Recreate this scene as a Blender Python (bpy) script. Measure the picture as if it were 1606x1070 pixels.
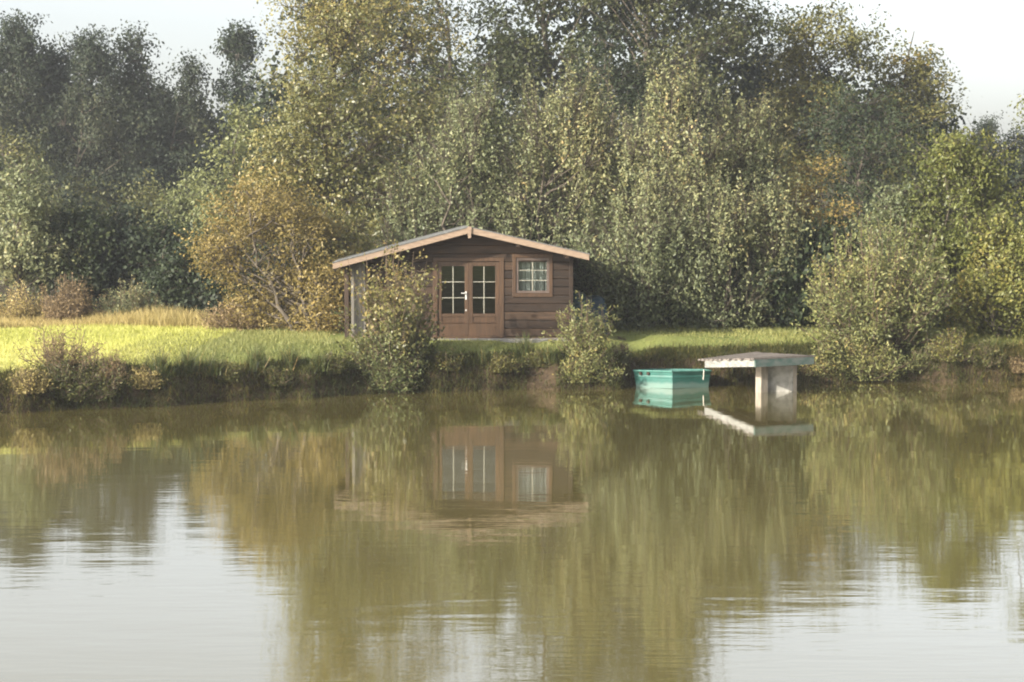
import bpy, math
import numpy as np
from mathutils import Vector

for o in list(bpy.data.objects):
    bpy.data.objects.remove(o, do_unlink=True)
scene = bpy.context.scene
COL = scene.collection
R = math.radians

# ------------------------------------------------------------------ camera
F_PX, W_PX, H_PX, HORIZON = 2970.0, 1606.0, 1070.0, 340.0
EYE = 3.9
cam_d = bpy.data.cameras.new('camera')
cam_d.sensor_width = 36.0
cam_d.lens = 36.0 * F_PX / W_PX
cam_d.clip_start = 0.1
cam_d.clip_end = 3000
cam = bpy.data.objects.new('camera', cam_d)
COL.objects.link(cam)
cam.location = (0, 0, EYE)
cam.rotation_euler = (R(90) - math.atan((H_PX / 2 - HORIZON) / F_PX), 0, 0)
scene.camera = cam

# ------------------------------------------------------------------ sky, sun, exposure
SUN_EL = 23.0
SUN_AZ = (-0.80, -0.60)           # where the sun stands, seen from above
w = bpy.data.worlds.new('World')
scene.world = w
w.use_nodes = True
nt = w.node_tree
bg = nt.nodes['Background']
sky = nt.nodes.new('ShaderNodeTexSky')
sky.sky_type = 'NISHITA'
sky.sun_disc = False
sky.sun_elevation = R(SUN_EL)
sky.sun_rotation = math.atan2(SUN_AZ[0], SUN_AZ[1])
sky.air_density = 1.0
sky.dust_density = 3.4
sky.ozone_density = 1.0
hs = nt.nodes.new('ShaderNodeHueSaturation')
hs.inputs['Saturation'].default_value = 0.35      # thin milky cloud over the whole sky
nt.links.new(sky.outputs[0], hs.inputs['Color'])
nt.links.new(hs.outputs[0], bg.inputs['Color'])
bg.inputs['Strength'].default_value = 0.15
sun_d = bpy.data.lights.new('sun', 'SUN')
sun_d.energy = 5.0
sun_d.angle = R(0.6)
sun_d.color = (1.0, 0.92, 0.80)
sun = bpy.data.objects.new('sun', sun_d)
COL.objects.link(sun)
v = Vector((SUN_AZ[0] * math.cos(R(SUN_EL)), SUN_AZ[1] * math.cos(R(SUN_EL)), math.sin(R(SUN_EL))))
sun.rotation_euler = v.to_track_quat('Z', 'Y').to_euler()
sun.location = (-30, -10, 30)
scene.view_settings.view_transform = 'Standard'
scene.view_settings.look = 'None'
scene.view_settings.gamma = 1.0
scene.view_settings.exposure = 1.17
scene.view_settings.use_curve_mapping = False
scene.cycles.use_denoising = True
scene.cycles.pixel_filter_type = 'BLACKMAN_HARRIS'
scene.cycles.filter_width = 2.0          # the soft lens of a small camera
scene.cycles.max_bounces = 5
scene.cycles.diffuse_bounces = 2
scene.cycles.glossy_bounces = 3
scene.cycles.transmission_bounces = 4
scene.cycles.volume_bounces = 0
scene.cycles.transparent_max_bounces = 6

# ------------------------------------------------------------------ helpers
def tag(o, label=None, cat=None, group=None, kind=None):
    if label: o['label'] = label
    if cat: o['category'] = cat
    if group: o['group'] = group
    if kind: o['kind'] = kind
    return o

def empty(name, loc, rz=0.0):
    o = bpy.data.objects.new(name, None)
    COL.objects.link(o)
    o.empty_display_size = 0.2
    o.location = loc
    o.rotation_euler = (0, 0, rz)
    return o

def link(name, me, mat=None, parent=None, loc=None):
    o = bpy.data.objects.new(name, me)
    COL.objects.link(o)
    if mat is not None and not me.materials:
        me.materials.append(mat)
    if parent is not None:
        o.parent = parent
    if loc is not None:
        o.location = loc
    return o

def qmesh(name, V, Fq, attr=None, smooth=False):
    """mesh out of numpy verts (n,3) and quads (m,4)"""
    V = np.asarray(V, np.float32).reshape(-1, 3)
    Fq = np.asarray(Fq, np.int32).reshape(-1, 4)
    me = bpy.data.meshes.new(name)
    n, m = len(V), len(Fq)
    me.vertices.add(n)
    me.vertices.foreach_set('co', V.ravel())
    me.loops.add(m * 4)
    me.loops.foreach_set('vertex_index', Fq.ravel())
    me.polygons.add(m)
    me.polygons.foreach_set('loop_start', np.arange(0, m * 4, 4, dtype=np.int32))
    me.polygons.foreach_set('loop_total', np.full(m, 4, np.int32))
    if smooth:
        me.polygons.foreach_set('use_smooth', np.ones(m, bool))
    if attr is not None:
        a = me.attributes.new('tint', 'FLOAT', 'FACE')
        a.data.foreach_set('value', np.asarray(attr, np.float32))
    me.update(calc_edges=True)
    return me

def pmesh(name, V, F):
    me = bpy.data.meshes.new(name)
    me.from_pydata([tuple(map(float, v)) for v in V], [], [tuple(f) for f in F])
    me.update()
    return me

def box_vf(x0, x1, y0, y1, z0, z1, bev=0.0):
    V = [(x0,y0,z0),(x1,y0,z0),(x1,y1,z0),(x0,y1,z0),(x0,y0,z1),(x1,y0,z1),(x1,y1,z1),(x0,y1,z1)]
    F = [(3,2,1,0),(4,5,6,7),(0,1,5,4),(1,2,6,5),(2,3,7,6),(3,0,4,7)]
    return V, F

def box(name, ext, mat, parent=None, bev=0.006):
    import bmesh
    V, F = box_vf(*ext)
    bm = bmesh.new()
    vs = [bm.verts.new(v) for v in V]
    for f in F:
        bm.faces.new([vs[i] for i in f])
    if bev > 0:
        bmesh.ops.bevel(bm, geom=bm.edges[:], offset=bev, segments=1, affect='EDGES')
    me = bpy.data.meshes.new(name)
    bm.to_mesh(me)
    bm.free()
    return link(name, me, mat, parent)

def prism(name, poly, thick, mat, parent=None, axis='y', y0=0.0):
    """polygon in x,z extruded along y from y0 to y0+thick"""
    n = len(poly)
    V = [(p[0], y0, p[1]) for p in poly] + [(p[0], y0 + thick, p[1]) for p in poly]
    F = [tuple(range(n)), tuple(range(2*n-1, n-1, -1))]
    for i in range(n):
        j = (i + 1) % n
        F.append((j, i, n + i, n + j))
    me = pmesh(name, V, F)
    return link(name, me, mat, parent)

def tubes(P, rad, k=4):
    """P (N,m,3) polylines, rad (N,m) -> verts, quads"""
    P = np.asarray(P, float); rad = np.asarray(rad, float)
    N, m, _ = P.shape
    T = np.gradient(P, axis=1)
    T /= np.linalg.norm(T, axis=2, keepdims=True) + 1e-9
    ref = np.where(np.abs(T[..., 2:3]) > 0.9, np.array([1., 0, 0]), np.array([0, 0, 1.]))
    A = np.cross(T, ref); A /= np.linalg.norm(A, axis=2, keepdims=True) + 1e-9
    B = np.cross(T, A)
    an = np.arange(k) * 2 * math.pi / k
    V = (P[:, :, None, :] + rad[:, :, None, None] *
         (A[:, :, None, :] * np.cos(an)[None, None, :, None] + B[:, :, None, :] * np.sin(an)[None, None, :, None]))
    idx = np.arange(N * m * k).reshape(N, m, k)
    a = idx[:, :-1, :]; b = np.roll(a, -1, axis=2); d = idx[:, 1:, :]; c = np.roll(d, -1, axis=2)
    Q = np.stack([a, b, c, d], -1).reshape(-1, 4)
    return V.reshape(-1, 3), Q

def join(parts):
    Vs, Qs, o = [], [], 0
    for V, Q in parts:
        Vs.append(V); Qs.append(Q + o); o += len(V)
    return np.concatenate(Vs), np.concatenate(Qs)

def bez(p0, p1, p2, m):
    t = np.linspace(0, 1, m)[None, :, None]
    return (1-t)**2 * p0[:, None] + 2*t*(1-t) * p1[:, None] + t*t * p2[:, None]

class Wave:
    """smooth pseudo noise, about -1..1"""
    def __init__(self, rng, freq, n=6, dim=3):
        d = rng.normal(size=(n, dim)); d /= np.linalg.norm(d, axis=1, keepdims=True)
        self.k = d * freq * rng.uniform(.6, 1.6, (n, 1)); self.p = rng.uniform(0, 6.28, n)
    def __call__(self, X):
        return np.sin(X @ self.k.T + self.p).sum(-1) / (0.75 * len(self.p) ** .75)

# ------------------------------------------------------------------ materials
def new_mat(name):
    m = bpy.data.materials.new(name)
    m.use_nodes = True
    n = m.node_tree
    return m, n, n.nodes['Principled BSDF'], n.nodes['Material Output']

def ramp(n, stops):
    r = n.nodes.new('ShaderNodeValToRGB')
    e = r.color_ramp.elements
    while len(e) < len(stops): e.new(0.5)
    for i, (p, c) in enumerate(stops):
        e[i].position = p
        e[i].color = (*c, 1)
    return r

def noise(n, scale, detail=4, rough=.55, coord='Object', vec_scale=None):
    tc = n.nodes.new('ShaderNodeTexCoord')
    t = n.nodes.new('ShaderNodeTexNoise')
    t.inputs['Scale'].default_value = scale
    t.inputs['Detail'].default_value = detail
    t.inputs['Roughness'].default_value = rough
    if vec_scale:
        mp = n.nodes.new('ShaderNodeMapping')
        mp.inputs['Scale'].default_value = vec_scale
        n.links.new(tc.outputs[coord], mp.inputs['Vector'])
        n.links.new(mp.outputs[0], t.inputs['Vector'])
    else:
        n.links.new(tc.outputs[coord], t.inputs['Vector'])
    return t

def mixrgb(n, fac, a, b, mode='MIX'):
    m = n.nodes.new('ShaderNodeMix')
    m.data_type = 'RGBA'; m.blend_type = mode
    for sock, val in ((m.inputs[0], fac), (m.inputs[6], a), (m.inputs[7], b)):
        if hasattr(val, 'links') or isinstance(val, bpy.types.NodeSocket):
            n.links.new(val, sock)
        elif isinstance(val, tuple):
            sock.default_value = (*val, 1)
        else:
            sock.default_value = val
    return m.outputs[2]

LEAF_GAIN = (1.82, 1.70, 1.52)
def leaf_mat(name, stops, rough=.45, trans=.35, spec=.5):
    m, n, p, out = new_mat(name)
    at = n.nodes.new('ShaderNodeAttribute'); at.attribute_name = 'tint'
    r = ramp(n, [(q, (c[0] * LEAF_GAIN[0], c[1] * LEAF_GAIN[1], c[2] * LEAF_GAIN[2])) for q, c in stops])
    n.links.new(at.outputs['Fac'], r.inputs[0])
    n.links.new(r.outputs[0], p.inputs['Base Color'])
    p.inputs['Roughness'].default_value = rough
    p.inputs['Specular IOR Level'].default_value = spec
    tr = n.nodes.new('ShaderNodeBsdfTranslucent')
    n.links.new(r.outputs[0], tr.inputs['Color'])
    mx = n.nodes.new('ShaderNodeMixShader')
    mx.inputs[0].default_value = trans
    n.links.new(p.outputs[0], mx.inputs[1]); n.links.new(tr.outputs[0], mx.inputs[2])
    n.links.new(mx.outputs[0], out.inputs['Surface'])
    return m

def plain(name, c1, c2, scale=6, rough=.7, vec=None, bump=0.0, spec=.3, rnd=0.0, detail=5):
    m, n, p, out = new_mat(name)
    t = noise(n, scale, detail, vec_scale=vec)
    r = ramp(n, [(.3, c1), (.7, c2)])
    n.links.new(t.outputs[0], r.inputs[0])
    col = r.outputs[0]
    if rnd:
        oi = n.nodes.new('ShaderNodeObjectInfo')
        h = n.nodes.new('ShaderNodeHueSaturation')
        mr = n.nodes.new('ShaderNodeMapRange')
        mr.inputs['To Min'].default_value = 1 - rnd; mr.inputs['To Max'].default_value = 1 + rnd
        n.links.new(oi.outputs['Random'], mr.inputs['Value'])
        n.links.new(mr.outputs[0], h.inputs['Value'])
        n.links.new(col, h.inputs['Color'])
        col = h.outputs[0]
    n.links.new(col, p.inputs['Base Color'])
    p.inputs['Roughness'].default_value = rough
    p.inputs['Specular IOR Level'].default_value = spec
    if bump:
        b = n.nodes.new('ShaderNodeBump')
        b.inputs['Strength'].default_value = bump
        b.inputs['Distance'].default_value = .02
        n.links.new(t.outputs[0], b.inputs['Height'])
        n.links.new(b.outputs[0], p.inputs['Normal'])
    return m

M = {}
M['bark'] = plain('bark', (.045,.036,.026), (.12,.10,.075), 9, .9, (1,1,.25), .6)
M['twig'] = plain('twig', (.07,.05,.03), (.16,.12,.08), 5, .85)
M['pale_bark'] = plain('pale_bark', (.10,.09,.075), (.22,.20,.17), 7, .85, (1,1,.4), .4)
L = {}
L['gold'] = leaf_mat('leaf_golden', [(0,(.042,.052,.020)),(.4,(.088,.092,.036)),(.7,(.138,.122,.046)),(1,(.21,.155,.058))], .42, .36, .45)
L['orange'] = leaf_mat('leaf_orange', [(0,(.080,.070,.028)),(.4,(.145,.120,.045)),(.75,(.20,.155,.056)),(1,(.25,.185,.066))], .5, .42, .3)
L['olive'] = leaf_mat('leaf_olive', [(0,(.030,.038,.014)),(.45,(.060,.066,.022)),(.8,(.10,.094,.030)),(1,(.17,.13,.042))], .55, .3, .35)
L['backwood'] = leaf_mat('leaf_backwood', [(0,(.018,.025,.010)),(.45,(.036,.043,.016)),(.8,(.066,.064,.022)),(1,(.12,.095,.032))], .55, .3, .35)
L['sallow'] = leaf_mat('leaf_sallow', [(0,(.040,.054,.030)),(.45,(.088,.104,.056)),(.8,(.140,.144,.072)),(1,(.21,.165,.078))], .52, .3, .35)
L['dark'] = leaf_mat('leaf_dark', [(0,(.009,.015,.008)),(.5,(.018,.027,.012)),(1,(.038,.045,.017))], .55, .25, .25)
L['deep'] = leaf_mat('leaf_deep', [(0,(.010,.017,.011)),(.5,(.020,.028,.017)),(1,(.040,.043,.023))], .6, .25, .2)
L['bright'] = leaf_mat('leaf_bright', [(0,(.040,.052,.016)),(.45,(.078,.090,.026)),(.8,(.128,.124,.036)),(1,(.205,.16,.05))], .48, .36, .35)
L['grey'] = leaf_mat('leaf_greygreen', [(0,(.046,.060,.026)),(.5,(.094,.108,.044)),(.85,(.150,.150,.058)),(1,(.22,.18,.07))], .5, .36, .35)
L['rust'] = leaf_mat('leaf_rust', [(0,(.080,.062,.036)),(.5,(.145,.112,.066)),(1,(.20,.165,.090))], .6, .35, .25)
L['straw'] = leaf_mat('straw', [(0,(.10,.095,.036)),(.5,(.19,.165,.070)),(1,(.28,.235,.11))], .6, .35, .3)
L['grass'] = leaf_mat('grass_blade', [(0,(.066,.080,.028)),(.5,(.115,.130,.046)),(.85,(.165,.165,.062)),(1,(.21,.185,.08))], .55, .35, .3)
L['field'] = leaf_mat('field_blade', [(0,(.15,.17,.042)),(.5,(.235,.255,.072)),(1,(.30,.305,.11))], .5, .4, .3)
L['bankgrass'] = leaf_mat('bank_grass_blade', [(0,(.020,.027,.009)),(.5,(.042,.048,.015)),(.8,(.085,.072,.024)),(1,(.17,.13,.055))], .6, .28, .25)
L['rush'] = leaf_mat('rush_blade', [(0,(.024,.036,.012)),(.6,(.050,.062,.020)),(1,(.15,.11,.045))], .5, .25, .35)

# ------------------------------------------------------------------ ground height
SHX = np.array([-60,-40,-30,-22,-16,-10.2,-7.8,-4.8,-2.86,0,2.45,2.85,5.9,6.95,12.1,20,28,36,42,60.])
SHY = np.array([-10,6,18,27,33.5,37.6,38.6,40.6,41.8,42.6,42.9,44.1,44.35,44.4,44.9,44,37,22,4,-10.])
gw1 = Wave(np.random.default_rng(5), .9, 8, 2)
gw2 = Wave(np.random.default_rng(6), .12, 6, 2)
gw3 = Wave(np.random.default_rng(7), 3.5, 8, 2)
def shore(x):
    x = np.asarray(x, float)
    s = np.interp(x, SHX, SHY)
    return s + .12 * np.sin(x * 2.1 + 1) + .08 * np.sin(x * 4.7) + .05 * np.sin(x * 9.3 + 2)
def shore_d(x, y):
    x = np.asarray(x, float)
    sl = (np.interp(x + .6, SHX, SHY) - np.interp(x - .6, SHX, SHY)) / 1.2
    far = (np.asarray(y, float) - shore(x)) / np.sqrt(1 + np.clip(sl, -1.6, 1.6) ** 2)
    near = 6.0 - np.asarray(y, float)
    return np.maximum(far, near)
def ground(x, y):
    x = np.asarray(x, float); y = np.asarray(y, float)
    d = shore_d(x, y)
    z = np.interp(d, [-4,-.5,-.05,.12,.38,.7,1.3,2.1,4], [-1.3,-.45,-.08,.16,.55,.70,.88,.985,1.0])
    z = np.where(y < 8, np.interp(6.0 - y, [-4, -.5, 0, .5, 2, 5, 9], [-1.3, -.4, 0, .4, 1.1, 2.1, 2.2]), z)
    P = np.stack([x, y], -1)
    k = np.clip((d - .1) / 1.0, 0, 1)
    z = z + k * (.035 * gw1(P) + .012 * gw3(P)) * np.clip(1.4 - np.abs(x + 1) * .0, 0, 1)
    pad = np.clip((np.hypot(x + 1.2, (y - 47)) - 4) / 3, 0, 1)
    z = np.where((d > 2) & (y > 20), 1.0 + (z - 1.0) * (0.25 + .75 * pad), z)
    z = z + np.clip((y - 75) / 60, 0, 3) * .6 + np.where(y > 75, .3 * gw2(P), 0) * np.clip((y - 75) / 20, 0, 1)
    return z

def axis_pts(lo, flo, fhi, hi, fine, coarse_n):
    a = flo - np.geomspace(.4, flo - lo, coarse_n)[::-1]
    b = np.arange(flo, fhi + 1e-6, fine)
    c = fhi + np.geomspace(.4, hi - fhi, coarse_n)
    return np.concatenate([a, b, c])
gx = axis_pts(-300, -17, 19, 300, .22, 34)
gy = axis_pts(-60, 28, 56, 320, .22, 34)
GX, GY = np.meshgrid(gx, gy)
GZ = ground(GX, GY)
nx, ny = len(gx), len(gy)
ii = np.arange(nx * ny).reshape(ny, nx)
Q = np.stack([ii[:-1, :-1], ii[:-1, 1:], ii[1:, 1:], ii[1:, :-1]], -1).reshape(-1, 4)
gme = qmesh('ground', np.stack([GX, GY, GZ], -1).reshape(-1, 3), Q, smooth=True)
m, n, p, out = new_mat('meadow')
t1 = noise(n, .35, 5); t2 = noise(n, 3.0, 6, .65); t3 = noise(n, 25, 4)
r1 = ramp(n, [(.32,(.135,.160,.056)),(.52,(.21,.235,.080)),(.72,(.31,.30,.115))])
n.links.new(t1.outputs[0], r1.inputs[0])
r2 = ramp(n, [(.30,(.055,.085,.018)),(.65,(.17,.185,.040))])
n.links.new(t2.outputs[0], r2.inputs[0])
grass_c = mixrgb(n, .45, r1.outputs[0], r2.outputs[0])
r3 = ramp(n, [(.3,(.026,.019,.012)),(.7,(.085,.060,.036))])
n.links.new(t2.outputs[0], r3.inputs[0])
# dry pale field far to the left
sx = n.nodes.new('ShaderNodeSeparateXYZ'); tcg = n.nodes.new('ShaderNodeTexCoord')
n.links.new(tcg.outputs['Object'], sx.inputs[0])
mwv = n.nodes.new('ShaderNodeMath'); mwv.operation = 'MULTIPLY_ADD'
n.links.new(t1.outputs[0], mwv.inputs[0]); mwv.inputs[1].default_value = 2.2
n.links.new(sx.outputs['X'], mwv.inputs[2])
mm = n.nodes.new('ShaderNodeMapRange'); mm.interpolation_type = 'SMOOTHSTEP'
mm.inputs['From Min'].default_value = -5.6; mm.inputs['From Max'].default_value = -7.2
n.links.new(mwv.outputs[0], mm.inputs['Value'])
rf = ramp(n, [(.3,(.37,.37,.10)),(.7,(.50,.48,.17))])
n.links.new(t2.outputs[0], rf.inputs[0])
field_c = mixrgb(n, mm.outputs[0], grass_c, rf.outputs[0])
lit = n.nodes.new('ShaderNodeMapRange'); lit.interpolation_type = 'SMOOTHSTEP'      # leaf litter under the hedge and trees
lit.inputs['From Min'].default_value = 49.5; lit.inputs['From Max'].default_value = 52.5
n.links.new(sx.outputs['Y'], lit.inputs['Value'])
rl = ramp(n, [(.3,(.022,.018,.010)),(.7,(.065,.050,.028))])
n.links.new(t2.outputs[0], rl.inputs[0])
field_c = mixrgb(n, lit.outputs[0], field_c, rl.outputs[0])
geo = n.nodes.new('ShaderNodeNewGeometry')
sn = n.nodes.new('ShaderNodeSeparateXYZ')
n.links.new(geo.outputs['True Normal'], sn.inputs[0])
ms = n.nodes.new('ShaderNodeMapRange')
ms.inputs['From Min'].default_value = .86; ms.inputs['From Max'].default_value = .96
n.links.new(sn.outputs['Z'], ms.inputs['Value'])
n.links.new(mixrgb(n, ms.outputs[0], r3.outputs[0], field_c), p.inputs['Base Color'])
p.inputs['Roughness'].default_value = .95; p.inputs['Specular IOR Level'].default_value = .1
bp = n.nodes.new('ShaderNodeBump'); bp.inputs['Strength'].default_value = .8; bp.inputs['Distance'].default_value = .05
n.links.new(t3.outputs[0], bp.inputs['Height']); n.links.new(bp.outputs[0], p.inputs['Normal'])
gobj = tag(link('ground', gme, m), 'grassy ground around the pond with an earthy bank', 'ground', kind='structure')

# ------------------------------------------------------------------ water
wx = np.array([-62., 62.]); wy = np.array([-45., 50.])
wme = pmesh('pond_water', [(-62,-45,0),(62,-45,0),(62,50,0),(-62,50,0)], [(0,1,2,3)])
m, n, p, out = new_mat('pond_water')
p.inputs['Base Color'].default_value = (.115, .096, .030, 1)
p.inputs['Roughness'].default_value = .03
p.inputs['IOR'].default_value = 1.42
p.inputs['Coat Weight'].default_value = .9; p.inputs['Coat IOR'].default_value = 1.5; p.inputs['Coat Roughness'].default_value = .03
wa = noise(n, 1.0, 3, .5, vec_scale=(.6, 1.8, 1))
wb = noise(n, 1.0, 3, .55, vec_scale=(1.4, 7.0, 1))
wc = noise(n, 1.0, 3, .5, vec_scale=(.10, .22, 1))
tcw = n.nodes.new('ShaderNodeTexCoord'); sw = n.nodes.new('ShaderNodeSeparateXYZ')
n.links.new(tcw.outputs['Object'], sw.inputs[0])
yy = n.nodes.new('ShaderNodeMath'); yy.operation = 'MULTIPLY_ADD'      # open water is breezy, the lee of the far bank calm
n.links.new(wc.outputs[0], yy.inputs[0]); yy.inputs[1].default_value = 14.0; n.links.new(sw.outputs['Y'], yy.inputs[2])
wind = n.nodes.new('ShaderNodeMapRange'); wind.interpolation_type = 'SMOOTHSTEP'
wind.inputs['From Min'].default_value = 44; wind.inputs['From Max'].default_value = 24
wind.inputs['To Min'].default_value = .3; wind.inputs['To Max'].default_value = 1.0
n.links.new(yy.outputs[0], wind.inputs['Value'])
m1 = n.nodes.new('ShaderNodeMath'); m1.operation = 'MULTIPLY'; m1.inputs[1].default_value = .0013
n.links.new(wb.outputs[0], m1.inputs[0])
m2 = n.nodes.new('ShaderNodeMath'); m2.operation = 'MULTIPLY_ADD'; m2.inputs[1].default_value = .0022
n.links.new(wa.outputs[0], m2.inputs[0]); n.links.new(m1.outputs[0], m2.inputs[2])
m3 = n.nodes.new('ShaderNodeMath'); m3.operation = 'MULTIPLY'
n.links.new(m2.outputs[0], m3.inputs[0]); n.links.new(wind.outputs[0], m3.inputs[1])
m4 = n.nodes.new('ShaderNodeMath'); m4.operation = 'MULTIPLY_ADD'; m4.inputs[1].default_value = .0017
n.links.new(wa.outputs[0], m4.inputs[0]); n.links.new(m3.outputs[0], m4.inputs[2])
bp = n.nodes.new('ShaderNodeBump'); bp.inputs['Strength'].default_value = 1.0; bp.inputs['Distance'].default_value = 1.0
n.links.new(m4.outputs[0], bp.inputs['Height']); n.links.new(bp.outputs[0], p.inputs['Normal']); n.links.new(bp.outputs[0], p.inputs['Coat Normal'])
tag(link('pond_water', wme, m), 'calm murky brown pond water', 'water', kind='structure')

# ------------------------------------------------------------------ foliage builders
def px_x(px, D): return (px - 803.0) / F_PX * D
def py_z(py, D): return EYE + (HORIZON - py) / F_PX * D

def leaf_geo(rng, C, size, up=.4, out=None, aspect=.55, long_axis=None):
    """one diamond quad per leaf centre"""
    n_ = len(C)
    N = rng.normal(size=(n_, 3)); N[:, 2] += up
    if out is not None: N += out * .9
    N /= np.linalg.norm(N, axis=1, keepdims=True)
    T = rng.normal(size=(n_, 3))
    if long_axis is not None: T = T * .6 + long_axis
    T -= N * (T * N).sum(1, keepdims=True)
    T /= np.linalg.norm(T, axis=1, keepdims=True) + 1e-9
    B = np.cross(N, T)
    s = size * rng.uniform(.6, 1.25, (n_, 1))
    a = s * .5; b = s * .5 * aspect
    V = np.stack([C - T * a, C + B * b - T * a * .1, C + T * a, C - B * b - T * a * .1], 1)
    return V.reshape(-1, 3), np.arange(n_ * 4).reshape(-1, 4)

def tree(name, label, px, D, top, hw, mat, seed, prof=None, nb=34, nc=9, nl=36, leaf=.12, cat='tree', group=None,
         bark='bark', trunk_r=.14, t0=.18, clump=.22, clen=0.0, caxis='out', spread=.2, stems=1, tilt=0.0,
         gaps=.1, aspect=.55, tint_bias=0.0, base_px=None, flat=.75, tip_tint=.0, front=.0, spikes=0, parts=('trunk', 'crown')):
    rng = np.random.default_rng(seed)
    nb, nc, nl = int(nb * .55), int(nc * 1.85), nl * .86
    x, y = px_x(px, D), D
    bx = px_x(base_px, D) if base_px else x
    z0 = float(ground(bx, y))
    H = py_z(top, D) - z0
    Rm = hw / F_PX * D
    root = empty(name, (bx, y, z0 - .03))
    tag(root, label, cat, group)
    ox = x - bx
    prof = prof or [(0,.35),(.15,.7),(.4,1),(.65,.85),(.85,.5),(1,.08)]
    pt, pr = np.array(prof).T
    # branch ends
    w_ = Wave(rng, .9, 6); wg = Wave(rng, 1.1, 6); wt = Wave(rng, .8, 6)
    cand = 6 * nb
    t = rng.uniform(t0, 1, cand)
    r = np.interp((t - t0) / (1 - t0), pt, pr)
    keep = rng.uniform(0, 1, cand) < (r + .12)
    t, r = t[keep], r[keep]
    ph = rng.uniform(0, 2 * math.pi, len(t))
    u = rng.uniform(0, 1, len(t)) ** .42
    dirv = np.stack([np.cos(ph), np.sin(ph), np.zeros_like(ph)], 1)
    E = np.stack([ox * np.clip(t * 1.5, 0, 1), 0 * t, t * H], 1)
    k = r * Rm * u
    k = k * (1 + .28 * w_(np.stack([np.cos(ph) * 2, np.sin(ph) * 2, t * H * .8], 1)))
    E = E + dirv * k[:, None]
    E[:, 0] += tilt * t * H
    ok = wg(E * 1.0 + 5) > -1 + 2 * gaps * .8
    if front: ok &= (E[:, 1] < Rm * .25) | (rng.uniform(0, 1, len(E)) > front)
    E, t, dirv, k = E[ok][:nb], t[ok][:nb], dirv[ok][:nb], k[ok][:nb]
    nbr = len(E)
    # trunk(s)
    bparts = []
    sb = np.zeros((stems, 3)); top_p = np.zeros((stems, 3))
    for s in range(stems):
        a = rng.uniform(0, 6.28)
        sp = 0 if stems == 1 else Rm * .38
        sb[s] = (math.cos(a) * .18 * (stems > 1), math.sin(a) * .18 * (stems > 1), 0)
        top_p[s] = (ox + tilt * H * .9 + math.cos(a) * sp, math.sin(a) * sp, H * (.93 if stems == 1 else rng.uniform(.6, .9)))
    ts = np.linspace(0, 1, 9)
    TP = sb[:, None] + (top_p - sb)[:, None] * ts[None, :, None]
    bend = np.sin(ts * math.pi)[None, :, None] * rng.normal(size=(stems, 1, 3)) * np.array([.05, .05, 0]) * H
    TP = TP + bend + rng.normal(size=TP.shape) * np.array([.012, .012, 0]) * H * (ts[None, :, None] > 0)
    if ox: TP[:, :, 0] += (np.clip(ts * 1.5, 0, 1) - ts)[None] * ox
    rad = trunk_r * (1 - .9 * ts[None]) * np.ones((stems, 1)) / (stems ** .4)
    rad[:, 0] *= 1.35
    bparts.append(tubes(TP, rad, 7))
    # limbs
    ti = np.clip((t * H - k * .75) / H, .08, .88)
    si = rng.integers(0, stems, nbr)
    idx = np.clip((ti / top_p[si, 2] * H) * 8, 0, 7.999); i0 = idx.astype(int); fr = (idx - i0)[:, None]
    S = TP[si, i0] * (1 - fr) + TP[si, i0 + 1] * fr
    mid = S * .45 + E * .55; mid[:, 2] += rng.uniform(-.05, .12, nbr) * H * .3
    LP = bez(S, mid, E, 6) + rng.normal(size=(nbr, 6, 3)) * .04
    lr = np.linspace(1, .22, 6)[None] * (trunk_r * .28 * (1 - .6 * ti) + .008)[:, None]
    bparts.append(tubes(LP, lr, 4))
    # clumps
    sig = np.clip(Rm * spread, .27, .7)
    Cc = E[:, None] + rng.normal(size=(nbr, nc, 3)) * np.array([sig, sig, sig * flat])
    TW0 = np.repeat(LP[:, 4][:, None], nc, 1).reshape(-1, 3)
    Cc = Cc.reshape(-1, 3)
    Cc[:, 2] = np.clip(Cc[:, 2], .1, H * 1.02)
    outd = Cc - np.array([ox, 0, H * .4]); outd /= np.linalg.norm(outd, axis=1, keepdims=True) + 1e-6
    if caxis == 'up': ax = outd * np.array([.35, .35, 0]) + np.array([0, 0, 1.])
    elif caxis == 'down': ax = outd * np.array([.25, .25, 0]) + np.array([0, 0, -1.])
    else: ax = outd
    ax = ax + rng.normal(size=ax.shape) * .18
    ax /= np.linalg.norm(ax, axis=1, keepdims=True)
    TW = bez(TW0, (TW0 + Cc) * .5 + np.array([0, 0, -.06]), Cc + ax * clen * .5, 2)
    bparts.append(tubes(TW, np.linspace(.014, .005, 2)[None] * np.ones((len(Cc), 1)), 3))
    # long leafy leaders standing above the crown
    if spikes:
        hi = np.argsort(-(Cc[:, 2] - .6 * np.hypot(Cc[:, 0], Cc[:, 1])))[:spikes * 5]
        hi = rng.choice(hi, spikes, replace=False)
        dv = rng.normal(size=(spikes, 3)) * .10 + np.array([0, 0, 1.])
        S3 = Cc[hi]; E3 = S3 + dv * rng.uniform(.7, 1.35, (spikes, 1))
        bparts.append(tubes(np.stack([S3, E3], 1), np.array([[.012, .004]]) * np.ones((spikes, 1)), 3))
    # leaves
    nL = rng.integers(int(nl * .55), int(nl * 1.45) + 1, len(Cc))
    ci = np.repeat(np.arange(len(Cc)), nL)
    q = rng.uniform(-.5, .5, len(ci))
    taper = 1 - .55 * (q + .5) if clen else np.ones(len(ci))
    P = Cc[ci] + ax[ci] * (q * clen)[:, None] + rng.normal(size=(len(ci), 3)) * clump * taper[:, None] * np.array([1, 1, .85])
    P[:, 2] = np.maximum(P[:, 2], .03)
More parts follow.
